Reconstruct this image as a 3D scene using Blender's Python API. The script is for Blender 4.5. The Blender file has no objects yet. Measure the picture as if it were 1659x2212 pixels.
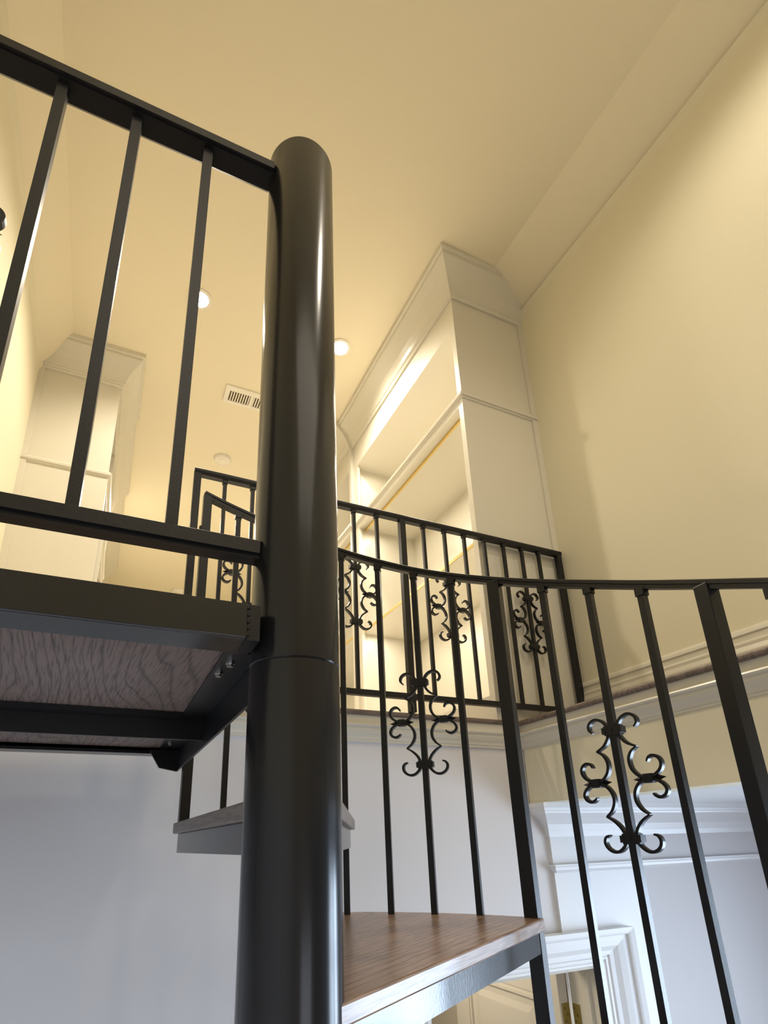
import bpy, bmesh, math
from mathutils import Vector, Matrix
from math import sin, cos, tan, radians as R, pi

# ------------------------------------------------------------------ frame, camera, light
U = 1.114          # metres per layout unit (layout units are measured from the camera's eye point)
EYE = 2.49         # eye height above the ground floor, metres
S = bpy.context.scene
C = bpy.context.collection

def W(p):
    return Vector((p[0]*U, p[1]*U, p[2]*U + EYE))

cam_d = bpy.data.cameras.new('camera')
cam = bpy.data.objects.new('camera', cam_d); C.objects.link(cam)
cam_d.sensor_fit = 'HORIZONTAL'; cam_d.sensor_width = 36.0
cam_d.lens = 1208.85/1659*36.0
cam_d.shift_x = (829.5 - 774.25)/1659
cam_d.shift_y = (1389.64 - 1106.0)/1659
cam_d.clip_start = 0.02; cam_d.clip_end = 100
right = Vector((0.91248338, -0.40829954, -0.02579876))
up = -Vector((0.1146714, 0.31578528, -0.94187585))
back = -Vector((0.39271435, 0.85648768, 0.3349691))
m = Matrix((right, up, back)).transposed().to_4x4()
m.translation = W((0, 0, 0))
cam.matrix_world = m
S.camera = cam

S.view_settings.view_transform = 'Standard'
S.view_settings.look = 'None'
S.view_settings.gamma = 1
S.view_settings.use_curve_mapping = False
S.view_settings.exposure = 0.06

world = bpy.data.worlds.new('world'); S.world = world
world.use_nodes = True
world.node_tree.nodes['Background'].inputs[0].default_value = (0.55, 0.72, 1.0, 1)
world.node_tree.nodes['Background'].inputs[1].default_value = 1.0

def light(name, kind, loc, power, color, rot=(0, 0, 0), size=None, size_y=None, radius=None, spot=None, blend=0.5, spread=None):
    d = bpy.data.lights.new(name, kind); d.energy = power; d.color = color
    if kind == 'AREA':
        d.shape = 'RECTANGLE'; d.size = size*U; d.size_y = (size_y or size)*U
    if spread: d.spread = R(spread)
    if radius is not None: d.shadow_soft_size = radius
    if spot: d.spot_size = R(spot); d.spot_blend = blend
    o = bpy.data.objects.new(name, d); C.objects.link(o)
    o.location = W(loc); o.rotation_euler = rot
    return o

WARM = (1.0, 0.90, 0.74)
DAY = (0.66, 0.81, 1.0)
# daylight entering by the tall window of the room on the right (ground floor)
light('window_daylight', 'AREA', (3.45, 0.34, -0.85), 72, DAY, (0, R(90), 0), 1.45, 1.50, spread=105)
# broad warm fill light added behind the viewer, out of view, for the upper room
light('stair_fill_light', 'AREA', (0.58, -1.5, 2.62), 34, (1.0, 0.90, 0.74), (0, 0, 0), 1.9, 2.1)
light('rear_low_window_daylight', 'AREA', (1.1, -2.85, -1.2), 20, (0.92, 0.93, 1.0), (R(90), 0, 0), 1.4, 1.2)

# ------------------------------------------------------------------ materials
def mat(name, col, rough=0.5, metal=0.0, spec=0.5, bump=None, noise=None, coat=0.0):
    m = bpy.data.materials.new(name); m.use_nodes = True
    nt = m.node_tree; b = nt.nodes['Principled BSDF']
    b.inputs['Base Color'].default_value = (*col, 1)
    b.inputs['Roughness'].default_value = rough
    b.inputs['Metallic'].default_value = metal
    b.inputs['Specular IOR Level'].default_value = spec
    b.inputs['Coat Weight'].default_value = coat
    if noise:      # (scale, amount): slight tone variation of the paint itself
        tc = nt.nodes.new('ShaderNodeTexCoord'); n = nt.nodes.new('ShaderNodeTexNoise')
        n.inputs['Scale'].default_value = noise[0]; n.inputs['Detail'].default_value = 4
        mx = nt.nodes.new('ShaderNodeMixRGB')
        mx.inputs[1].default_value = (*[c*(1-noise[1]) for c in col], 1)
        mx.inputs[2].default_value = (*[min(1, c*(1+noise[1])) for c in col], 1)
        nt.links.new(tc.outputs['Object'], n.inputs['Vector'])
        nt.links.new(n.outputs['Fac'], mx.inputs[0]); nt.links.new(mx.outputs[0], b.inputs['Base Color'])
    if bump:
        tc = nt.nodes.new('ShaderNodeTexCoord'); n = nt.nodes.new('ShaderNodeTexNoise')
        n.inputs['Scale'].default_value = bump[0]; n.inputs['Detail'].default_value = 3
        bp = nt.nodes.new('ShaderNodeBump'); bp.inputs['Strength'].default_value = bump[1]
        bp.inputs['Distance'].default_value = 0.002
        nt.links.new(tc.outputs['Object'], n.inputs['Vector'])
        nt.links.new(n.outputs['Fac'], bp.inputs['Height']); nt.links.new(bp.outputs[0], b.inputs['Normal'])
    return m

def wood(name, light_c, dark_c, rot=0.0, rough=0.35, scale=1.0, waves=30, lines=45, ramp=0.42):
    """oak: distorted long bands (cathedral grain) with fine pores along local Y turned by rot"""
    m = bpy.data.materials.new(name); m.use_nodes = True
    nt = m.node_tree; L = nt.links; b = nt.nodes['Principled BSDF']
    tc = nt.nodes.new('ShaderNodeTexCoord')
    mp = nt.nodes.new('ShaderNodeMapping'); mp.inputs['Rotation'].default_value = (0, 0, rot)
    L.new(tc.outputs['Object'], mp.inputs['Vector'])
    sc = nt.nodes.new('ShaderNodeMapping'); sc.inputs['Scale'].default_value = (4.2*scale, 0.95*scale, 4.2*scale)
    L.new(mp.outputs[0], sc.inputs['Vector'])
    n = nt.nodes.new('ShaderNodeTexNoise'); n.inputs['Scale'].default_value = 1.0; n.inputs['Detail'].default_value = 3.5
    n.inputs['Roughness'].default_value = 0.42
    L.new(sc.outputs[0], n.inputs['Vector'])
    mul = nt.nodes.new('ShaderNodeMath'); mul.operation = 'MULTIPLY'; mul.inputs[1].default_value = waves
    L.new(n.outputs['Fac'], mul.inputs[0])
    sx = nt.nodes.new('ShaderNodeSeparateXYZ'); L.new(mp.outputs[0], sx.inputs[0])
    ma = nt.nodes.new('ShaderNodeMath'); ma.operation = 'MULTIPLY_ADD'; ma.inputs[1].default_value = lines
    L.new(sx.outputs['X'], ma.inputs[0]); L.new(mul.outputs[0], ma.inputs[2])
    fr = nt.nodes.new('ShaderNodeMath'); fr.operation = 'PINGPONG'; fr.inputs[1].default_value = 1.0
    L.new(ma.outputs[0], fr.inputs[0])
    cr = nt.nodes.new('ShaderNodeValToRGB')
    cr.color_ramp.elements[0].position = 0.0; cr.color_ramp.elements[0].color = (*dark_c, 1)
    cr.color_ramp.elements[1].position = ramp; cr.color_ramp.elements[1].color = (*light_c, 1)
    L.new(fr.outputs[0], cr.inputs[0])
    sp = nt.nodes.new('ShaderNodeMapping'); sp.inputs['Scale'].default_value = (330, 14, 330)
    L.new(mp.outputs[0], sp.inputs['Vector'])
    n2 = nt.nodes.new('ShaderNodeTexNoise'); n2.inputs['Scale'].default_value = 1.0; n2.inputs['Detail'].default_value = 2
    L.new(sp.outputs[0], n2.inputs['Vector'])
    cr2 = nt.nodes.new('ShaderNodeValToRGB')
    cr2.color_ramp.elements[0].position = 0.36; cr2.color_ramp.elements[0].color = (0.45, 0.42, 0.40, 1)
    cr2.color_ramp.elements[1].position = 0.52; cr2.color_ramp.elements[1].color = (1, 1, 1, 1)
    L.new(n2.outputs['Fac'], cr2.inputs[0])
    mx = nt.nodes.new('ShaderNodeMixRGB'); mx.blend_type = 'MULTIPLY'; mx.inputs[0].default_value = 0.8
    L.new(cr.outputs[0], mx.inputs[1]); L.new(cr2.outputs[0], mx.inputs[2])
    L.new(mx.outputs[0], b.inputs['Base Color'])
    b.inputs['Roughness'].default_value = rough
    bp = nt.nodes.new('ShaderNodeBump'); bp.inputs['Strength'].default_value = 0.25; bp.inputs['Distance'].default_value = 0.0008
    L.new(n2.outputs['Fac'], bp.inputs['Height']); L.new(bp.outputs[0], b.inputs['Normal'])
    return m

def emit(name, col, strength):
    m = bpy.data.materials.new(name); m.use_nodes = True
    b = m.node_tree.nodes['Principled BSDF']
    b.inputs['Base Color'].default_value = (*col, 1)
    b.inputs['Emission Color'].default_value = (*col, 1); b.inputs['Emission Strength'].default_value = strength
    return m

M_YELLOW = mat('cream_yellow_wall_paint', (0.78, 0.72, 0.54), 0.75, noise=(1.3, 0.02), bump=(90, 0.12))
M_CEIL = mat('cream_ceiling_paint', (0.84, 0.76, 0.575), 0.8, noise=(1.0, 0.015))
M_WHITE = mat('white_trim_paint', (0.70, 0.66, 0.56), 0.3)
M_TRIM = mat('bright_white_trim_paint', (0.84, 0.84, 0.84), 0.35)
M_LOW = mat('pale_grey_wall_paint', (0.70, 0.68, 0.68), 0.7, noise=(1.5, 0.015), bump=(70, 0.1))
M_BACKROOM = mat('beige_hall_paint', (0.50, 0.45, 0.36), 0.7)
M_DOOR = mat('ivory_door_paint', (0.62, 0.57, 0.47), 0.4)
M_METAL = mat('black_satin_metal', (0.010, 0.0102, 0.0115), 0.36, 0.0, 0.32, bump=(260, 0.10))
M_POLE = mat('charcoal_satin_pole_paint', (0.0115, 0.0115, 0.0125), 0.2, 0.0, 0.33)
M_PLATE = mat('charcoal_steel_plate_paint', (0.011, 0.0112, 0.012), 0.2, 0.0, 0.42, bump=(200, 0.06))
M_STEEL = mat('zinc_bolt', (0.55, 0.55, 0.55), 0.3, 1.0)
M_BRASS = mat('brass_hinge', (0.42, 0.34, 0.13), 0.35, 0.9, noise=(30, 0.2))
M_GOLD = mat('brass_shelf_edge', (0.75, 0.55, 0.18), 0.35, 0.4)
M_VOID = mat('dark_duct', (0.12, 0.09, 0.04), 0.9)
M_GAP = mat('dark_brown_gap', (0.09, 0.07, 0.055), 0.8)
M_PLASTIC = mat('white_plastic', (0.85, 0.80, 0.70), 0.4)
M_LAMP = emit('lamp_glow', (1.0, 0.93, 0.82), 45)
M_LED = emit('led_strip_glow', (1.0, 0.86, 0.62), 8)
M_TREAD = wood('stained_oak_tread', (0.30, 0.195, 0.135), (0.15, 0.092, 0.06), R(57), 0.3, 0.9, 26, 90, 0.35)
M_TREAD_SHADED = wood('stained_oak_tread_shaded', (0.19, 0.15, 0.12), (0.13, 0.10, 0.08), R(0), 0.4)  # copy of the tread oak with the upper step's shade put into its colour
M_DECK = wood('stained_oak_deck', (0.24, 0.18, 0.155), (0.125, 0.094, 0.08), R(-4), 0.55, 0.85, 40, 105, 0.33)
M_NOSE = wood('grey_brown_oak_nosing', (0.20, 0.15, 0.12), (0.12, 0.09, 0.07), R(90), 0.5)
M_FLOOR = wood('oak_floor_boards', (0.30, 0.20, 0.13), (0.19, 0.12, 0.075), 0, 0.4)

# ------------------------------------------------------------------ mesh helpers (all in layout units)
def link(name, bm, m, parent=None, smooth=False, bevel=0.0):
    me = bpy.data.meshes.new(name)
    bmesh.ops.remove_doubles(bm, verts=bm.verts, dist=1e-6)
    bmesh.ops.recalc_face_normals(bm, faces=bm.faces)
    org = parent_world(parent)
    for v in bm.verts: v.co = W(v.co) - org
    if smooth:
        for f in bm.faces: f.smooth = True
    bm.to_mesh(me); bm.free()
    me.materials.append(m)
    o = bpy.data.objects.new(name, me); C.objects.link(o)
    if parent: o.parent = parent
    if smooth:
        try: me.set_sharp_from_angle(angle=R(35))
        except Exception: pass
    if bevel:
        md = o.modifiers.new('bevel', 'BEVEL'); md.width = bevel*U; md.segments = 2; md.limit_method = 'ANGLE'; md.angle_limit = R(50)
    return o

def parent_world(p):
    v = Vector((0, 0, 0))
    while p is not None:
        v += p.location; p = p.parent
    return v

def empty(name, loc, label, cat, group=None):
    o = bpy.data.objects.new(name, None); C.objects.link(o)
    o.location = W(loc); o.empty_display_size = 0.1
    tag(o, label, cat, group); return o

def tag(o, label, cat, group=None):
    o['label'] = label; o['category'] = cat
    if group: o['group'] = group
    return o

def struct(name, bm, m, parent=None, **k):
    o = link(name, bm, m, parent, **k)
    if parent is None: o['kind'] = 'structure'
    return o

def BM(): return bmesh.new()

def box(bm, x0, x1, y0, y1, z0, z1):
    vs = [bm.verts.new((x, y, z)) for x in (x0, x1) for y in (y0, y1) for z in (z0, z1)]
    for f in ((0, 1, 3, 2), (4, 6, 7, 5), (0, 4, 5, 1), (2, 3, 7, 6), (0, 2, 6, 4), (1, 5, 7, 3)):
        bm.faces.new([vs[i] for i in f])
    return bm

def obox(bm, c, ax, ay, az, hx, hy, hz):
    c = Vector(c); ax = Vector(ax).normalized(); ay = Vector(ay).normalized(); az = Vector(az).normalized()
    vs = [bm.verts.new(c + ax*hx*i + ay*hy*j + az*hz*k) for i in (-1, 1) for j in (-1, 1) for k in (-1, 1)]
    for f in ((0, 1, 3, 2), (4, 6, 7, 5), (0, 4, 5, 1), (2, 3, 7, 6), (0, 2, 6, 4), (1, 5, 7, 3)):
        bm.faces.new([vs[i] for i in f])
    return bm

def prism(bm, pts, z0, z1):
    a = [bm.verts.new((x, y, z0)) for x, y in pts]; b = [bm.verts.new((x, y, z1)) for x, y in pts]
    bm.faces.new(a[::-1]); bm.faces.new(b)
    n = len(pts)
    for i in range(n):
        j = (i+1) % n
        bm.faces.new((a[i], a[j], b[j], b[i]))
    return bm

def prism_axis(bm, pts, axis, t0, t1):
    """polygon in the plane across axis ('x': pts are (y,z); 'y': pts are (x,z)) extruded from t0 to t1"""
    f = (lambda p, t: (t, p[0], p[1])) if axis == 'x' else (lambda p, t: (p[0], t, p[1]))
    a = [bm.verts.new(f(p, t0)) for p in pts]; b = [bm.verts.new(f(p, t1)) for p in pts]
    bm.faces.new(a[::-1]); bm.faces.new(b)
    n = len(pts)
    for i in range(n):
        j = (i+1) % n
        bm.faces.new((a[i], a[j], b[j], b[i]))
    return bm

def cyl(bm, c, r, z0, z1, n=48, cap=True):
    a = [bm.verts.new((c[0]+r*cos(2*pi*i/n), c[1]+r*sin(2*pi*i/n), z0)) for i in range(n)]
    b = [bm.verts.new((c[0]+r*cos(2*pi*i/n), c[1]+r*sin(2*pi*i/n), z1)) for i in range(n)]
    for i in range(n):
        bm.faces.new((a[i], a[(i+1) % n], b[(i+1) % n], b[i]))
    if cap: bm.faces.new(a[::-1]); bm.faces.new(b)
    return bm

def lathe(bm, c, prof, n=40):
    rings = []
    for r, z in prof:
        if r < 1e-6: rings.append([bm.verts.new((c[0], c[1], z))])
        else: rings.append([bm.verts.new((c[0]+r*cos(2*pi*i/n), c[1]+r*sin(2*pi*i/n), z)) for i in range(n)])
    for a, b in zip(rings, rings[1:]):
        for i in range(n):
            j = (i+1) % n
            if len(a) == 1 and len(b) == 1: continue
            if len(a) == 1: bm.faces.new((a[0], b[j], b[i]))
            elif len(b) == 1: bm.faces.new((a[i], a[j], b[0]))
            else: bm.faces.new((a[i], a[j], b[j], b[i]))
    return bm

def sweep(bm, path, prof, side=1, closed=True):
    """moulding: profile points (out, z) carried along a plan path with mitred corners; side=+1 puts 'out' on the left"""
    n = len(path)
    def seg(i):
        d = Vector((path[i+1][0]-path[i][0], path[i+1][1]-path[i][1])).normalized()
        return d, Vector((-d.y, d.x))*side
    dirs = []
    for i in range(n):
        if i == 0: dirs.append(seg(0)[1])
        elif i == n-1: dirs.append(seg(n-2)[1])
        else:
            a, b = seg(i-1)[1], seg(i)[1]
            mvec = (a+b)
            dirs.append(mvec/(mvec.dot(a)))
    grid = [[bm.verts.new((path[i][0]+dirs[i].x*o, path[i][1]+dirs[i].y*o, z)) for o, z in prof] for i in range(n)]
    k = len(prof)
    for i in range(n-1):
        for j in range(k if closed else k-1):
            q = (j+1) % k
            bm.faces.new((grid[i][j], grid[i+1][j], grid[i+1][q], grid[i][q]))
    if closed:
        bm.faces.new(grid[0][::-1]); bm.faces.new(grid[-1])
    return bm

# ------------------------------------------------------------------ layout numbers
PX, PY, PR = 0.2086, 0.651, 0.057         # stair centre, pole radius
XL, XR = -0.56, 1.72                      # side walls of the upper room
YB = -2.7                                 # end wall behind the viewer
YG = 1.60                                 # line of the balcony railing / edge of the upper floor
ZF = 0.403                                # upper floor level
ZC = 2.68                                 # ceiling
ZG = -2.235                               # ground floor
YW = 1.635                                # white back wall of the stair hall
ZH = 0.113                                # underside of the header on the right
YFAR = 6.6

# ------------------------------------------------------------------ structure
bm = BM()
prof = [(XL, 2.50), (-0.417, ZC), (1.50, ZC), (XR, 2.575), (XR+0.12, 2.575), (XR+0.12, 2.85), (XL-0.12, 2.85), (XL-0.12, 2.50)]
prism_axis(bm, prof, 'y', YB-0.1, YFAR+0.1)
struct('ceiling', bm, M_CEIL)
# walls, each meeting the ceiling slope in a small plastered curve
def wall_side(name, x, sgn, ztop, z0):
    bm = BM()
    t = 0.10; r = 0.05
    pts = [(x+sgn*t, z0), (x, z0), (x, ztop-r)]
    for k in range(1, 6):
        a = k/6*R(58)
        pts.append((x - sgn*r*(1-cos(a)), ztop-r + r*sin(a)*1.1))
    pts += [(x+sgn*t, ztop+0.02)]
    prism_axis(bm, pts, 'y', YB-0.1, YFAR+0.1)
    return struct(name, bm, M_YELLOW if z0 > -1 else M_LOW, smooth=True)
wall_side('wall_left', XL, -1, 2.50, 0.12)
wall_side('wall_right', XR, 1, 2.575, ZF-0.02)
bm = BM(); box(bm, XL-0.12, XL, YB, YW+0.1, ZG, 0.12); struct('wall_lower_left', bm, M_LOW)
bm = BM(); box(bm, XL-0.12, XR+0.12, YFAR, YFAR+0.1, ZF-0.02, 2.85); struct('wall_far', bm, M_YELLOW)
# end wall behind the viewer, with its windows
def wall_with_hole(bm, axis, c0, c1, a0, a1, z0, z1, holes):
    """wall slab; axis 'x' runs along x (c = y), holes = (a0,a1,z0,z1), not overlapping in a"""
    holes = sorted(holes); cur = a0
    def put(p0, p1, q0, q1):
        if p1-p0 < 1e-6 or q1-q0 < 1e-6: return
        if axis == 'x': box(bm, p0, p1, c0, c1, q0, q1)
        else: box(bm, c0, c1, p0, p1, q0, q1)
    for h in holes:
        put(cur, h[0], z0, z1); put(h[0], h[1], z0, h[2]); put(h[0], h[1], h[3], z1); cur = h[1]
    put(cur, a1, z0, z1)
bm = BM(); box(bm, XL-0.12, XR+0.12, YB-0.12, YB, ZH, 2.85)
struct('wall_rear', bm, M_YELLOW)
bm = BM(); wall_with_hole(bm, 'x', YB-0.12, YB, XL-0.12, 3.32, ZG, ZH, [(0.4, 1.8, -1.8, -0.6)])
struct('wall_rear_lower', bm, M_LOW)

# ground floor, upper floor and its edge
bm = BM(); box(bm, XL-0.12, 3.32, YB-0.12, 4.4, ZG-0.1, ZG); struct('floor', bm, M_FLOOR)
bm = BM()
prism(bm, [(XL, YG), (1.367, YG), (1.367, YB), (XR, YB), (XR, YFAR), (XL, YFAR)], 0.386, ZF)
struct('floor_upper', bm, M_NOSE, bevel=0.006)
bm = BM(); box(bm, XL-0.1, 1.40, 1.63, YW, 0.302, 0.386); box(bm, XL-0.1, XR+0.1, YW, YFAR, 0.30, 0.386)
struct('ceiling_hall', bm, M_LOW)
bm = BM()
prism(bm, [(1.40, 1.63), (1.40, YB), (1.50, YB), (1.50, 1.63)], ZH, 0.386); box(bm, 1.50, XR+0.12, YB, 1.63, ZH+0.1, 0.386)
struct('wall_header', bm, M_YELLOW)
bm = BM(); box(bm, XL, XR, 2.0, YFAR, ZF, ZF+0.006); struct('floor_bounce_sheet', bm, M_PLASTIC)  # unseen pale sheet added on the upper floor to bounce light upward
# fascia, bead and bed moulding below the nosing
bm = BM()
prof = [(0, 0.386), (0.018, 0.386), (0.018, 0.361), (0.027, 0.359), (0.030, 0.354), (0.027, 0.349), (0.021, 0.347),
        (0.021, 0.338), (0.016, 0.328), (0.010, 0.320), (0.008, 0.312), (0.004, 0.309), (0.004, 0.303), (0, 0.303)]
sweep(bm, [(XL, 1.63), (1.40, 1.63), (1.40, YB)], prof, side=-1)
struct('trim_1', bm, M_WHITE)
# baseboard of the upper right wall on its ledge
bm = BM()
prof = [(0, ZF), (0.024, ZF), (0.024, ZF+0.10), (0.020, ZF+0.115), (0.021, ZF+0.125), (0.014, ZF+0.133), (0.013, ZF+0.148),
        (0.017, ZF+0.153), (0.015, ZF+0.163), (0.007, ZF+0.172), (0, ZF+0.176)]
sweep(bm, [(XR, YB), (XR, 1.62)], prof, side=1)
struct('baseboard_right', bm, M_WHITE)

# white back wall with the door opening
DX0, DX1, DZ = 0.93, 1.600, -0.405
bm = BM()
wall_with_hole(bm, 'x', YW, YW+0.13, XL-0.12, 3.32, ZG, 0.30, [(DX0, DX1, ZG, DZ)])
struct('wall_back', bm, M_LOW)
# ceiling of the ground floor rooms to the right and behind
bm = BM(); box(bm, 1.50, 3.32, YB-0.1, YW, ZH, ZH+0.1); box(bm, XL-0.1, 3.32, YW+0.13, 4.4, ZH-0.1, ZH-0.001)
struct('ceiling_lower', bm, M_TRIM)
# shallow white pilaster panel above the door, with crown and picture rail wrapping its left corner
YP = YW-0.012; XP0, XP1 = 1.462, 1.86
bm = BM(); wall_with_hole(bm, 'x', YP, YW, XP0, XP1, ZG, ZH, [(1.463, DX1, ZG, DZ)])
struct('trim_2', bm, M_TRIM)
cp = [(0, 0.0), (0.004, 0.0), (0.008, 0.018), (0.020, 0.042), (0.040, 0.062), (0.062, 0.078), (0.064, 0.084),
      (0.068, 0.086), (0.070, 0.096), (0.076, 0.099), (0.076, ZH), (0, ZH)]
bm = BM(); sweep(bm, [(XP0, YW), (XP0, YP), (XP1, YP), (XP1, YW), (3.2, YW)], cp, side=-1); struct('trim_3', bm, M_TRIM)
rp = [(0, -0.118), (0.004, -0.117), (0.010, -0.112), (0.017, -0.108), (0.018, -0.099), (0.022, -0.096), (0.022, -0.090), (0, -0.090)]
bm = BM(); sweep(bm, [(XP0+0.01, YW), (XP0+0.01, YP), (XP1, YP), (XP1, YW), (3.2, YW)], rp, side=-1); struct('trim_4', bm, M_TRIM)
# door casing
def casing():
    bm = BM()
    steps = [(0.0, 0.020), (0.010, 0.026), (0.016, 0.020), (0.060, 0.012), (0.085, 0.014), (0.092, 0.022), (0.104, 0.024), (0.104, 0.0)]
    # jamb-side profile as (distance from opening, thickness)
    w = 0.150
    pr = [(0, 0), (0, 0.016), (0.010, 0.016), (0.012, 0.012), (0.018, 0.012), (0.020, 0.016), (0.028, 0.016), (0.030, 0.012),
          (0.036, 0.012), (0.038, 0.017), (0.055, 0.018), (0.075, 0.024), (0.100, 0.027), (0.118, 0.028), (0.122, 0.034),
          (0.130, 0.036), (w, 0.038), (w, 0)]
    def prof3(f):
        return f
    h = 0.105/w
    # left leg, head, right leg as one mitred frame
    corners = [(DX0, ZG, -1, 0), (DX0, DZ, -1, 1), (DX1, DZ, 1, 1), (DX1, ZG, 1, 0)]
    grid = []
    for x, z, sx, sz in corners:
        grid.append([bm.verts.new((x + sx*d, YP - t, z + sz*d*(h if sz else 0))) for d, t in pr])
    k = len(pr)
    for i in range(3):
        for j in range(k):
            q = (j+1) % k
            bm.faces.new((grid[i][j], grid[i+1][j], grid[i+1][q], grid[i][q]))
    bm.faces.new(grid[0]); bm.faces.new(grid[-1][::-1])
    return bm
struct('trim_5', casing(), M_TRIM)
bm = BM()   # jamb lining and stop
box(bm, DX1-0.012, DX1, YP, YW+0.13, ZG, DZ); box(bm, DX0, DX0+0.012, YP, YW+0.13, ZG, DZ); box(bm, DX0, DX1, YP, YW+0.13, DZ-0.012, DZ)
box(bm, DX1-0.022, DX1-0.012, YW+0.03, YW+0.055, ZG, DZ-0.012)
struct('trim_6', bm, M_DOOR)
# hall behind the door
bm = BM(); box(bm, 0.4, 1.72, 4.2, 4.3, ZG, ZH); box(bm, 1.66, 1.72, YW+0.13, 4.3, ZG, ZH); box(bm, 0.3, 0.4, YW+0.13, 4.3, ZG, ZH)
struct('wall_hall', bm, M_BACKROOM)
light('hall_ceiling_lamp', 'POINT', (1.0, 2.3, -0.15), 15, WARM, radius=0.12)

# right room: window wall
bm = BM(); wall_with_hole(bm, 'y', 3.2, 3.32, YB-0.12, YW+0.13, ZG, ZH, [(-0.45, 1.08, -1.55, -0.15)])
struct('wall_window', bm, M_LOW)
def window(name, axis, c, a0, a1, z0, z1, d):
    """frame, centre mullion and cross bar in a wall opening"""
    bm = BM(); t = 0.035
    for (p0, p1, q0, q1) in ((a0, a1, z0, z0+t), (a0, a1, z1-t, z1), (a0, a0+t, z0, z1), (a1-t, a1, z0, z1),
                             ((a0+a1)/2-t, (a0+a1)/2+t, z0, z1), (a0, a1, z0+(z1-z0)*.66-t/2, z0+(z1-z0)*.66+t/2)):
        if axis == 'y': box(bm, c, c+d, p0, p1, q0, q1)
        else: box(bm, p0, p1, c, c+d, q0, q1)
    struct(name, bm, M_TRIM)
window('window_1', 'y', 3.22, -0.45, 1.08, -1.55, -0.15, 0.05)
window('window_2', 'x', YB-0.08, 0.4, 1.8, -1.8, -0.6, 0.05)

# door, standing open into the hall: its hinge edge faces the stair
def door():
    y0 = YW+0.135; y1 = y0+0.66; x0, x1 = 1.540, 1.578; zt = DZ-0.02
    bm = BM(); box(bm, x0+0.006, x1, y0, y1, ZG+0.01, zt)
    # stiles, rails and raised panels on the visible face
    for (a, b, c, d) in ((y0+0.0005, y0+0.10, ZG+0.011, zt-0.0005), (y1-0.10, y1-0.0005, ZG+0.011, zt-0.0005), (y0+0.10, y1-0.10, zt-0.11, zt-0.0005), (y0+0.10, y1-0.10, -1.35, -1.22), (y0+0.10, y1-0.10, ZG+0.011, ZG+0.2)):
        box(bm, x0, x0+0.0065, a, b, c, d)
    for (c, d) in ((-1.22, zt-0.11), (ZG+0.2, -1.35)):
        a, b = y0+0.10, y1-0.10
        for q0, q1, h in ((0.0, 0.012, 0.003), (0.012, 0.022, -0.004)):
            for (p, r_, s, t) in ((a+q0, a+q1, c+q0, d-q0), (b-q1, b-q0, c+q0, d-q0), (a+q0, b-q0, d-q1, d-q0), (a+q0, b-q0, c+q0, c+q1)):
                box(bm, x0+h, x0+0.0062, p, r_, s, t)
        # raised field with bevelled border
        i = 0.05; e = 0.075
        v0 = [bm.verts.new((x0+0.006, y, z)) for y, z in ((a+i, c+i), (b-i, c+i), (b-i, d-i), (a+i, d-i))]
        v1 = [bm.verts.new((x0+0.001, y, z)) for y, z in ((a+e, c+e), (b-e, c+e), (b-e, d-e), (a+e, d-e))]
        bm.faces.new(v1)
        for k in range(4): bm.faces.new((v0[k], v0[(k+1) % 4], v1[(k+1) % 4], v1[k]))
    d = struct('door_1', bm, M_DOOR)
    bm = BM(); zh = -0.545
    box(bm, 1.548, 1.5785, y0-0.0025, y0+0.001, zh-0.09, zh)
    h = link('hinge', bm, M_BRASS, d); h['label'] = 'brass hinge leaf on the edge of the open door'
    bm = BM(); box(bm, 1.5855, 1.5885, y0-0.045, y0-0.003, zh-0.09, zh)
    cyl(bm, (1.583, y0-0.005), 0.005, zh-0.092, zh+0.004, 12)
    h2 = link('hinge_pin', bm, M_BRASS, h)
    bm = BM()
    for k in range(4):
        obox(bm, (1.5850, y0-0.02-(k % 2)*0.012, zh-0.014-k*0.02), (1, 0, 0), (0, 1, 0), (0, 0, 1), 0.0008, 0.0025, 0.0025)
        obox(bm, (1.558+(k % 2)*0.01, y0-0.003, zh-0.014-k*0.02), (1, 0, 0), (0, 1, 0), (0, 0, 1), 0.0025, 0.0008, 0.0025)
    link('hinge_screws', bm, M_GAP, h)
door()

# ------------------------------------------------------------------ iron scroll ornament
HALF = [
    [(0.17, 0.105), (0.195, 0.075), (0.19, 0.035), (0.16, 0.008), (0.12, 0.003), (0.075, 0.025), (0.045, 0.065), (0.036, 0.10), (0.042, 0.14),
     (0.065, 0.185), (0.10, 0.220), (0.160, 0.250)],
    [(0.160, 0.250), (0.115, 0.280), (0.088, 0.330), (0.088, 0.385), (0.108, 0.430), (0.150, 0.468), (0.205, 0.480), (0.255, 0.465), (0.300, 0.430),
     (0.315, 0.385), (0.300, 0.348), (0.265, 0.330), (0.232, 0.340), (0.215, 0.368)],
    [(0.165, 0.735), (0.118, 0.700), (0.088, 0.650), (0.083, 0.600), (0.100, 0.550), (0.140, 0.508), (0.205, 0.492), (0.255, 0.500), (0.300, 0.530),
     (0.320, 0.570), (0.305, 0.605), (0.268, 0.622), (0.235, 0.610), (0.218, 0.592)],
    [(0.165, 0.735), (0.115, 0.765), (0.070, 0.810), (0.044, 0.860), (0.038, 0.900), (0.060, 0.945), (0.105, 0.980), (0.155, 0.982), (0.195, 0.955),
     (0.210, 0.915), (0.195, 0.880), (0.165, 0.868)],
]
def smooth_line(pts, n=4):
    out = []
    P = [pts[0]] + pts + [pts[-1]]
    for i in range(1, len(P)-2):
        for k in range(n):
            t = k/n
            p0, p1, p2, p3 = [Vector(P[j]) for j in (i-1, i, i+1, i+2)]
            out.append(0.5*((2*p1)+(-p0+p2)*t+(2*p0-5*p1+4*p2-p3)*t*t+(-p0+3*p1-3*p2+p3)*t**3))
    out.append(Vector(pts[-1])); return out

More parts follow.
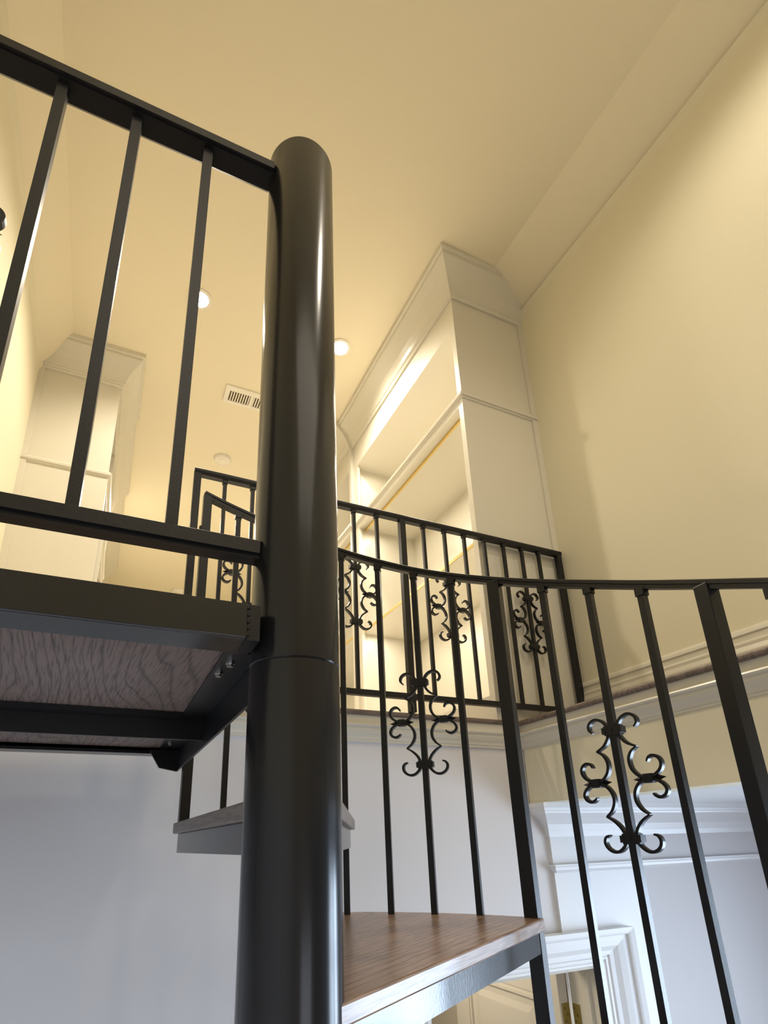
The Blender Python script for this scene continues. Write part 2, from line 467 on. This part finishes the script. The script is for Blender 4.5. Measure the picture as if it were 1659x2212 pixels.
def scroll_bm(c, tdir, ztop, H=0.26):
    """c = (x,y) of the baluster axis, tdir = unit plan direction of the ornament plane"""
    bm = BM(); t = Vector((tdir[0], tdir[1], 0)); nrm = Vector((-tdir[1], tdir[0], 0)); o = Vector((c[0], c[1], ztop))
    hw, hd = 0.0026, 0.0052
    for sg in (-1, 1):
        for line in HALF:
            pts = smooth_line([Vector((sg*x*H, -z*H)) for x, z in line])
            rings = []
            for i, p in enumerate(pts):
                d = (pts[min(i+1, len(pts)-1)] - pts[max(i-1, 0)]).normalized()
                q = Vector((-d.y, d.x))
                s_ = 0.6 + 0.5*min(1, min(i, len(pts)-1-i)/6)
                a = p + q*hw*s_; b = p - q*hw*s_
                rings.append([bm.verts.new(o + t*v.x + Vector((0, 0, v.y)) + nrm*h) for v, h in ((a, hd), (b, hd), (b, -hd), (a, -hd))])
            for a, b in zip(rings, rings[1:]):
                for j in range(4): bm.faces.new((a[j], a[(j+1) % 4], b[(j+1) % 4], b[j]))
            bm.faces.new(rings[0]); bm.faces.new(rings[-1][::-1])
        # clasp with pointed leaf at the outer pair of curls
        cx, cz = sg*0.205*H, -0.486*H
        obox(bm, o + t*cx + Vector((0, 0, cz)), t, nrm, (0, 0, 1), 0.0085, 0.0075, 0.0085)
        for e in (-1, 1):
            tip = o + t*(cx + e*0.032) + Vector((0, 0, cz))
            base = o + t*(cx + e*0.008) + Vector((0, 0, cz)); mid = o + t*(cx + e*0.017) + Vector((0, 0, cz))
            def ring(q, a, b): return [bm.verts.new(q + Vector((0, 0, a))), bm.verts.new(q + nrm*b), bm.verts.new(q - Vector((0, 0, a))), bm.verts.new(q - nrm*b)]
            r0, r1 = ring(base, 0.0035, 0.004), ring(mid, 0.0055, 0.005); v = bm.verts.new(tip)
            for j in range(4):
                bm.faces.new((r0[j], r0[(j+1) % 4], r1[(j+1) % 4], r1[j])); bm.faces.new((r1[j], r1[(j+1) % 4], v))
            bm.faces.new(r0)
    for zz in (0.105, 0.895):      # clasps on the baluster
        obox(bm, o + Vector((0, 0, -zz*H)), t, nrm, (0, 0, 1), 0.0165, 0.0085, 0.0095)
        for sg in (-1, 1):
            obox(bm, o + t*sg*0.0165 + Vector((0, 0, -zz*H)), t, nrm, (0, 0, 1), 0.004, 0.0095, 0.0065)
        for sg in (-1, 1):
            obox(bm, o + nrm*sg*0.009 + Vector((0, 0, -zz*H)), t, nrm, (0, 0, 1), 0.002, 0.0016, 0.002)
    return bm

def bar(c, tdir, w, z0, z1, cap=0.0, capz=0.016):
    bm = BM(); t = Vector((tdir[0], tdir[1], 0)); nrm = Vector((-tdir[1], tdir[0], 0))
    obox(bm, (c[0], c[1], (z0+z1)/2), t, nrm, (0, 0, 1), w/2, w/2, (z1-z0)/2)
    if cap: obox(bm, (c[0], c[1], z1-capz/2), t, nrm, (0, 0, 1), w/2+cap, w/2+cap, capz/2)
    return bm

# ------------------------------------------------------------------ spiral staircase
stair = empty('spiral_staircase', (PX, PY, ZG), 'black metal spiral staircase with brown oak treads winding round a thick charcoal pole', 'staircase')
bm = BM(); lathe(bm, (PX, PY), [(0, ZG), (PR, ZG), (PR, 0.206), (PR-0.0012, 0.2075)], 72)
lathe(bm, (PX, PY), [(PR-0.0012, 0.2075), (PR, 0.209), (PR, 1.160), (PR-0.002, 1.165), (PR-0.006, 1.167), (0, 1.167)], 72)
link('center_pole', bm, M_POLE, stair, smooth=True)
def pol(r, th): return (PX + r*cos(R(th)), PY + r*sin(R(th)))
RT = 0.735
def tread(th0, th1, z, rs, m, wood_t=0.0235, plate=0.040):
    """th0/th1 = polar angles of the outer corners; the two straight edges are tangent to the pole"""
    def outline(inset, rin):
        pts = []
        c0 = Vector(pol(rs(th0)-inset, th0)); c1 = Vector(pol(rs(th1)-inset, th1)); cen = Vector((PX, PY))
        a0 = R(th0) + math.asin((PR-inset*0.3)/RT); a1 = R(th1) - math.asin((PR-0.012)/RT)
        n0 = Vector((sin(a0), -cos(a0))); n1 = Vector((-sin(a1), cos(a1)))
        k = PR*0.96 - inset
        pts.append(cen + n0*k + Vector((cos(a0), sin(a0)))*rin); pts.append(c0 + Vector(n0)*(-inset))
        for i in range(1, 10):
            th = th0 + (th1-th0)*i/10; pts.append(Vector(pol(rs(th)-inset, th)))
        pts.append(c1 - n1*inset); pts.append(cen + n1*(k-0.012) + Vector((cos(a1), sin(a1)))*rin)
        return pts
    bm = BM(); prism(bm, [(p.x, p.y) for p in outline(0.0, 0.005)], z-wood_t, z)
    tr = link('tread', bm, m, stair, bevel=0.003)
    tr['label'] = 'stained brown oak step with a grained front edge'
    bm = BM()
    pts = outline(0.010, 0.006)
    prism(bm, [(p.x, p.y) for p in pts], z-wood_t-plate, z-wood_t-0.0005)
    link('tread_pan', bm, M_PLATE, tr)
    return tr
rsA = lambda th: 0.736 + 0.055*max(0.0, min(1.0, (th-28)/35.0))
rsB = lambda th: 0.738
tread(60.6, 93.6, 0.0520, rsB, M_TREAD_SHADED)
tread(28.2, 64.0, -0.1550, rsA, M_TREAD)
for k in range(1, 4):
    tread(28.5-32.3*k, 64.0-32.3*k, -0.155-0.205*k-0.012, lambda th: 0.70, M_TREAD)

RH = [(92.8, 0.938), (80.5, 0.885), (62.5, 0.789), (46.6, 0.703), (29.8, 0.620), (12.0, 0.530), (-6.8, 0.424), (-15.7, 0.372), (-60, 0.100)]
def hz(th):
    for (a, za), (b, zb) in zip(RH, RH[1:]):
        if b <= th <= a or th > RH[0][0]: return za + (th-a)/(b-a)*(zb-za)
    return RH[-1][1]
RR = 0.738
def helix_rail():
    bm = BM(); rings = []
    N = 150
    prof = [(-0.010, -0.0185), (0.010, -0.0185), (0.010, -0.010), (0.0125, -0.009), (0.0125, -0.002), (0.010, 0.0), (-0.010, 0.0), (-0.0125, -0.002), (-0.0125, -0.009), (-0.010, -0.010)]
    for i in range(N+1):
        th = 92.5 + (-60-92.5)*i/N
        z = sum(hz(th+d) for d in (-4, -2, 0, 2, 4))/5 if 88 > th > -55 else hz(th)
        rings.append([bm.verts.new((*pol(RR+dr, th), z+dz)) for dr, dz in prof])
    k = len(prof)
    for a, b in zip(rings, rings[1:]):
        for j in range(k): bm.faces.new((a[j], a[(j+1) % k], b[(j+1) % k], b[j]))
    bm.faces.new(rings[0]); bm.faces.new(rings[-1][::-1])
    return bm
link('handrail', helix_rail(), M_METAL, stair, smooth=True)
def tang(th): return (-sin(R(th)), cos(R(th)))
ZA, ZB = -0.155, 0.052
# newel posts
for th, w, zb in ((91.9, 0.0225, ZB), (30.0, 0.0290, -0.60), (-6.4, 0.0275, -0.90)):
    bm = bar(pol(RR, th), tang(th), w, zb, hz(th)-(0.004 if th > 90 else 0.012))
    if th > 90:
        obox(bm, (pol(RR, th)[0]-0.013, pol(RR, th)[1], 0.82), (1, 0, 0), (0, 1, 0), (0, 0, 1), 0.004, 0.006, 0.006)
    link('newel_post', bm, M_METAL, stair, bevel=0.0012)
orn = {77.6: 0.30, 46.6: 0.298, 12.2: 0.306, -24.0: 0.30}
for th, zb in ((85.1, ZB), (77.6, ZB), (70.0, ZB), (62.3, ZA), (54.4, ZA), (46.7, ZA), (38.8, ZA), (20.7, -0.372), (12.3, -0.372), (3.4, -0.372), (-15.5, -0.577), (-24.0, -0.577), (-33, -0.577)):
    bm = bar(pol(RR-0.002, th), tang(th), 0.0138, zb-0.005, hz(th)-0.016, 0.0022, 0.018)
    b = link('baluster', bm, M_METAL, stair)
    for t2, dz in orn.items():
        if abs(t2-th) < 0.5:
            link('scroll_ornament', scroll_bm(pol(RR-0.002, th), tang(th), hz(th)-dz), M_METAL, b)
            
# ------------------------------------------------------------------ landing platform
land = empty('landing_platform', (0.0, 1.0, 0.24), 'steel framed landing with oak deck seen from below, left of the pole', 'landing')
ZT, ZBt = 0.267, 0.2245
XLL = XL+0.004
bm = BM(); box(bm, XLL, 0.134, 0.600, 0.606, ZBt, ZT); box(bm, XLL, 0.150, 0.6065, 0.660, ZBt, ZBt+0.004)
link('front_channel', bm, M_PLATE, land, bevel=0.0008)
bm = BM(); box(bm, XLL, 0.133, 0.606, 1.56, ZBt+0.0045, ZT-0.002); link('deck_board', bm, M_DECK, land)
bm = BM()     # side beam: flange under the deck and deep web
box(bm, 0.122, 0.1655, 0.6605, 1.4445, ZBt, ZBt+0.004); box(bm, 0.1655, 0.1700, 0.700, 1.4445, 0.174, ZT)
link('side_beam', bm, M_METAL, land, bevel=0.0006)
bm = BM()     # cross beam
box(bm, XLL, 0.128, 1.030, 1.070, ZBt-0.004, ZBt+0.004); box(bm, XLL, 0.1655, 1.066, 1.072, 0.186, ZBt+0.004)
link('cross_beam', bm, M_METAL, land)
bm = BM(); box(bm, XLL, 0.168, 1.445, 1.515, ZBt-0.003, ZBt+0.004); box(bm, XLL, 0.168, 1.445, 1.450, ZBt-0.010, ZBt+0.004); box(bm, XLL, 0.168, 1.515, 1.56, ZBt, ZT-0.001)
link('rear_channel', bm, M_PLATE, land)
bm = BM(); prism_axis(bm, [(0.098, 0.222), (0.124, 0.180), (0.166, 0.172), (0.169, 0.222)], 'y', 1.430, 1.440)
link('corner_bracket', bm, M_METAL, land)
bm = BM(); box(bm, 0.1345, 0.1500, 0.602, 0.645, ZBt-0.002, ZT)
for k in range(5):   # weld beads
    bmesh.ops.create_icosphere(bm, subdivisions=1, radius=0.0035, matrix=Matrix.Translation((0.136, 0.603, ZBt+0.004+k*0.0085)))
link('pole_bracket', bm, M_METAL, land)
for (x, y) in ((0.136, 0.698), (0.131, 0.748), (0.139, 1.080), (0.136, 1.335), (0.143, 1.462), (-0.196, 1.470)):
    bm = BM(); cyl(bm, (x, y), 0.0042, ZBt-0.0065, ZBt, 14); cyl(bm, (x, y), 0.0058, ZBt-0.003, ZBt, 14)
    link('bolt', bm, M_STEEL, land)

# landing railing: top rail, bottom rail, square bars, all welded to the pole
lr = empty('landing_railing', (0.0, 0.652, 0.36), 'straight black landing railing running left from the pole at upper left', 'railing')
def rail_prof(x0, x1, y0, y1, z0, z1, lip):
    bm = BM()
    pts = [(y0, z1-0.002), (y0+0.003, z1), (y1-0.003, z1), (y1, z1-0.002), (y1, z0+lip), (y1-0.006, z0), (y0+0.006, z0), (y0+0.006, z0+lip*0.6), (y0, z0+lip*0.6)]
    prism_axis(bm, pts, 'x', x0, x1); return bm
link('top_rail', rail_prof(XLL, 0.1535, 0.630, 0.6735, 1.100, 1.1225, 0.006), M_METAL, lr)
link('bottom_rail', rail_prof(XLL, 0.1535, 0.630, 0.664, 0.3480, 0.3725, 0.008), M_METAL, lr)
for x in (0.0442, -0.067, -0.173, -0.284, -0.395, -0.505):
    b = link('baluster', bar((x, 0.650), (1, 0), 0.0148, 0.365, 1.1015), M_METAL, lr)
    if abs(x+0.284) < 0.01: link('scroll_ornament', scroll_bm((x, 0.650), (1, 0), 0.888), M_METAL, b)

# ------------------------------------------------------------------ balcony railing
br = empty('balcony_railing', (0.93, YG, ZF), 'black balcony railing with scrolls along the edge of the upper floor', 'railing')
ZR = 0.7255*YG
GX = [0.264, 0.357, 0.451, 0.544, 0.637, 0.728, 0.820, 1.019, 1.114, 1.2055, 1.302, 1.398, 1.4915, 1.581]
gl, gr = 0.175, 1.690
bm = BM()
prism_axis(bm, [(YG-0.014, ZR-0.004), (YG-0.010, ZR), (YG+0.010, ZR), (YG+0.014, ZR-0.004), (YG+0.014, ZR-0.012), (YG+0.010, ZR-0.0225), (YG-0.010, ZR-0.0225), (YG-0.014, ZR-0.012)], 'x', gl-0.011, gr+0.012)
link('top_rail', bm, M_METAL, br)
bm = BM(); box(bm, 0.175, 1.69, YG-0.010, YG+0.010, 0.4475, 0.4665); link('bottom_rail', bm, M_METAL, br)
for x, z0 in ((gl, ZF), (0.9255, ZF), (gr, ZF)):
    link('post', bar((x, YG), (1, 0), 0.0225, z0, ZR-0.010), M_METAL, br, bevel=0.001)
for x in GX:
    b = link('baluster', bar((x, YG), (1, 0), 0.0118, 0.465, ZR-0.020, 0.0022, 0.014), M_METAL, br)
    if any(abs(x-q) < 0.01 for q in (0.357, 0.728, 1.114, 1.4915)):
        link('scroll_ornament', scroll_bm((x, YG), (1, 0), 0.9355), M_METAL, b)

# ------------------------------------------------------------------ built-in bookcases
CROWN = [(0, 2.490), (0.010, 2.490), (0.014, 2.497), (0.013, 2.507), (0.020, 2.512), (0.019, 2.520), (0.026, 2.540), (0.040, 2.570), (0.062, 2.602),
         (0.086, 2.628), (0.096, 2.640), (0.097, 2.655), (0.108, 2.658), (0.110, 2.679), (0, 2.679)]
MID = [(0, 1.882), (0.006, 1.884), (0.008, 1.890), (0.015, 1.892), (0.017, 1.903), (0.012, 1.908), (0.010, 1.914), (0, 1.915)]
def bookcase(name, wallx, facex, y0, y1, label, s, mould_left=True, side_near=True, shelves=(1.157,), up_shelf=True, led=True, wrap=True):
    """s=+1: case stands against the right wall and opens to the left; s=-1 the mirror case"""
    t = empty(name, ((wallx+facex)/2, (y0+y1)/2, ZF), label, 'bookcase', 'white built-in bookcases of the upper room')
    xa, xb = sorted((wallx, facex)); st = 0.030
    bm = BM()      # carcass: side panels, top, middle and bottom boards, back
    pa, pb = (xa+0.018, xb) if s > 0 else (xa, xb-0.018)
    box(bm, pa, pb, y0+0.0003, y0+0.02, ZF, 2.60); link('side_panel', bm, M_WHITE, t)
    bm = BM(); box(bm, pa, pb, y1-0.02, y1-0.0003, ZF, 2.60); link('side_panel', bm, M_WHITE, t)
    f0, f1 = (facex, facex+0.018) if s > 0 else (facex-0.018, facex)
    bm = BM()
    box(bm, f0, f1, y0, y0+st, ZF, 2.60); box(bm, f0, f1, y1-0.052, y1, ZF, 2.60)
    for z0, z1 in ((2.318, 2.60), (1.854, 1.905), (ZF, 0.505)): box(bm, f0, f1, y0+st, y1-0.052, z0, z1)
    link('face_frame', bm, M_WHITE, t)
    i0, i1 = (facex+0.018, wallx-0.012) if s > 0 else (wallx+0.012, facex-0.018)
    for nm, z0, z1 in (('top_board', 2.3183, 2.338), ('middle_board', 1.8705, 1.90), ('bottom_board', 0.48, 0.5045)):
        bm = BM(); box(bm, i0, i1, y0+0.02, y1-0.02, z0, z1); link(nm, bm, M_WHITE, t)
    bx = wallx-0.012*s
    bm = BM(); box(bm, min(bx, wallx), max(bx, wallx), y0+0.02, y1-0.02, ZF, 2.60); link('back_panel', bm, M_WHITE, t)
    k0, k1 = (facex+0.022, wallx-0.012) if s > 0 else (wallx+0.012, facex-0.022)
    for z in shelves:
        bm = BM(); box(bm, k0, k1, y0+0.02, y1-0.02, z, z+0.018)
        sh = link('shelf', bm, M_WHITE, t)
        fx = k0 if s > 0 else k1
        bm = BM(); box(bm, fx-0.004, fx+0.004, y0+0.02, y1-0.02, z+0.001, z+0.014)
        e = link('brass_edge', bm, M_GOLD, sh); e['label'] = 'thin brass strip on the shelf front'
    bm = BM(); fx = facex+0.060*s
    box(bm, fx-0.005, fx+0.005, y0+0.02, y1-0.02, 1.858, 1.871)
    e = link('brass_strip', bm, M_GOLD, t); e['label'] = 'brass light strip below the middle board'
    # crown and middle moulding wrap the near side and the front
    path = [(wallx, y0), (facex, y0), (facex, y1)] if wrap else [(facex, y0), (facex, y1)]
    bm = BM(); sweep(bm, path, CROWN, side=s); link('crown_moulding', bm, M_WHITE, t)
    bm = BM(); sweep(bm, path, MID, side=s); link('middle_moulding', bm, M_WHITE, t)
    if not wrap: return t
    # scribe strip where the side meets the wall
    bm = BM(); w0, w1 = (wallx-0.028, wallx) if s > 0 else (wallx, wallx+0.028)
    for z0, z1 in ((ZF, 1.882), (1.915, 2.49)):
        box(bm, w0, w1, y0-0.010, y0, z0, z1)
    link('scribe_strip', bm, M_WHITE, t)
    return t
bookcase('bookcase', XR, 1.295, 1.627, 2.820, 'tall white bookcase with lit shelves against the right wall behind the balcony railing', 1)
bookcase('bookcase', XR, 1.272, 2.820, 4.300, 'further white bookcase on the right, mostly hidden by the pole', 1, wrap=False)
bookcase('bookcase', XL, -0.150, 2.850, 3.30, 'narrow white bookcase end at the left wall seen between the railing bars', -1)
bookcase('bookcase', XL, -0.165, 3.30, 4.20, 'second white bookcase section on the left wall, behind the narrow one', -1, wrap=False)
bookcase('bookcase', XL, -0.195, 4.20, 5.60, 'farthest white bookcase section on the left wall', -1, wrap=False)
for zz, pw in ((2.29, 3.0), (1.845, 5.0), (1.15, 6)):
    light('shelf_light', 'AREA', (1.40, 2.2, zz), pw*1.0, WARM, (0, 0, 0), 0.05, 1.05)
for zz, pw in ((2.29, 1.5), (1.845, 2.0), (1.15, 1.5)):
    light('shelf_light', 'AREA', (1.40, 3.5, zz), pw*1.0, WARM, (0, 0, 0), 0.05, 1.2)

# ------------------------------------------------------------------ ceiling fittings
def can(x, y, label, vis=True):
    t = empty('recessed_light', (x, y, ZC-0.004), label, 'ceiling light', 'recessed ceiling lights of the upper room')
    bm = BM(); lathe(bm, (x, y), [(0.040, ZC-0.0005), (0.062, ZC-0.0005), (0.062, ZC-0.005), (0.056, ZC-0.008), (0.046, ZC-0.007), (0.042, ZC-0.0005)], 40)
    link('trim_ring', bm, M_PLASTIC, t, smooth=True)
    bm = BM(); lathe(bm, (x, y), [(0, ZC-0.0060), (0.030, ZC-0.0055), (0.043, ZC-0.0030)], 40)
    link('lens', bm, M_LAMP, t, smooth=True)
    light('recessed_lamp', 'SPOT', (x, y, ZC-0.02), 75, WARM, (0, 0, 0), radius=0.05, spot=150, blend=0.6)
can(0.184, 2.26, 'glowing round recessed ceiling light left of the pole, behind a railing bar')
can(0.970, 2.26, 'glowing round recessed ceiling light touching the right edge of the pole')
# the same lights continue over the stair, outside the picture
for x, y, pw in ((1.05, 0.28, 32), (0.184, 4.4, 110), (0.970, 4.4, 110)):
    light('recessed_lamp', 'SPOT', (x, y, ZC-0.03), pw, WARM, (0, 0, 0), radius=0.05, spot=150, blend=0.6)

t = empty('air_vent', (0.60, 2.74, ZC-0.003), 'cream slotted air vent in the ceiling just left of the pole', 'air vent')
vx0, vx1, vy0, vy1 = 0.432, 0.78, 2.775, 2.925
bm = BM()
for (a, b, c, d) in ((vx0, vx1, vy0, vy0+0.038), (vx0, vx1, vy1-0.026, vy1), (vx0, vx0+0.022, vy0+0.038, vy1-0.026), (vx1-0.022, vx1, vy0+0.038, vy1-0.026), (0.592, 0.610, vy0+0.038, vy1-0.026)):
    box(bm, a, b, c, d, ZC-0.010, ZC-0.001)
link('frame', bm, M_PLASTIC, t)
bm = BM(); box(bm, vx0+0.01, vx1-0.01, vy0+0.01, vy1-0.01, ZC-0.0016, ZC-0.0006); link('duct_opening', bm, M_VOID, t)
bm = BM()
for k in range(19):
    x = 0.458 + k*0.0158
    if abs(x-0.600) < 0.012: continue
    obox(bm, (x, (vy0+vy1)/2, ZC-0.006), (1, 0, 0.35), (0, 1, 0), (-0.35, 0, 1), 0.0040, 0.055, 0.0008)
link('slats', bm, M_PLASTIC, t)
def disc(name, x, y, r, label, cat):
    t = empty(name, (x, y, ZC-0.002), label, cat)
    bm = BM(); lathe(bm, (x, y), [(r, ZC-0.0005), (r, ZC-0.010), (r*0.92, ZC-0.022), (r*0.80, ZC-0.027), (0, ZC-0.028)], 40)
    link('cover', bm, M_PLASTIC, t, smooth=True)
    bm = BM(); lathe(bm, (x, y), [(r*0.55, ZC-0.027), (r*0.55, ZC-0.0295), (r*0.5, ZC-0.0305), (0, ZC-0.0305)], 30)
    link('center_cap', bm, M_PLASTIC, t, smooth=True)
disc('smoke_detector', 0.548, 3.50, 0.062, 'round white smoke detector on the ceiling above the balcony corner post', 'smoke detector')
disc('ceiling_disc', 0.545, 5.95, 0.075, 'small pale round fitting low behind the left end of the balcony railing', 'ceiling fitting')
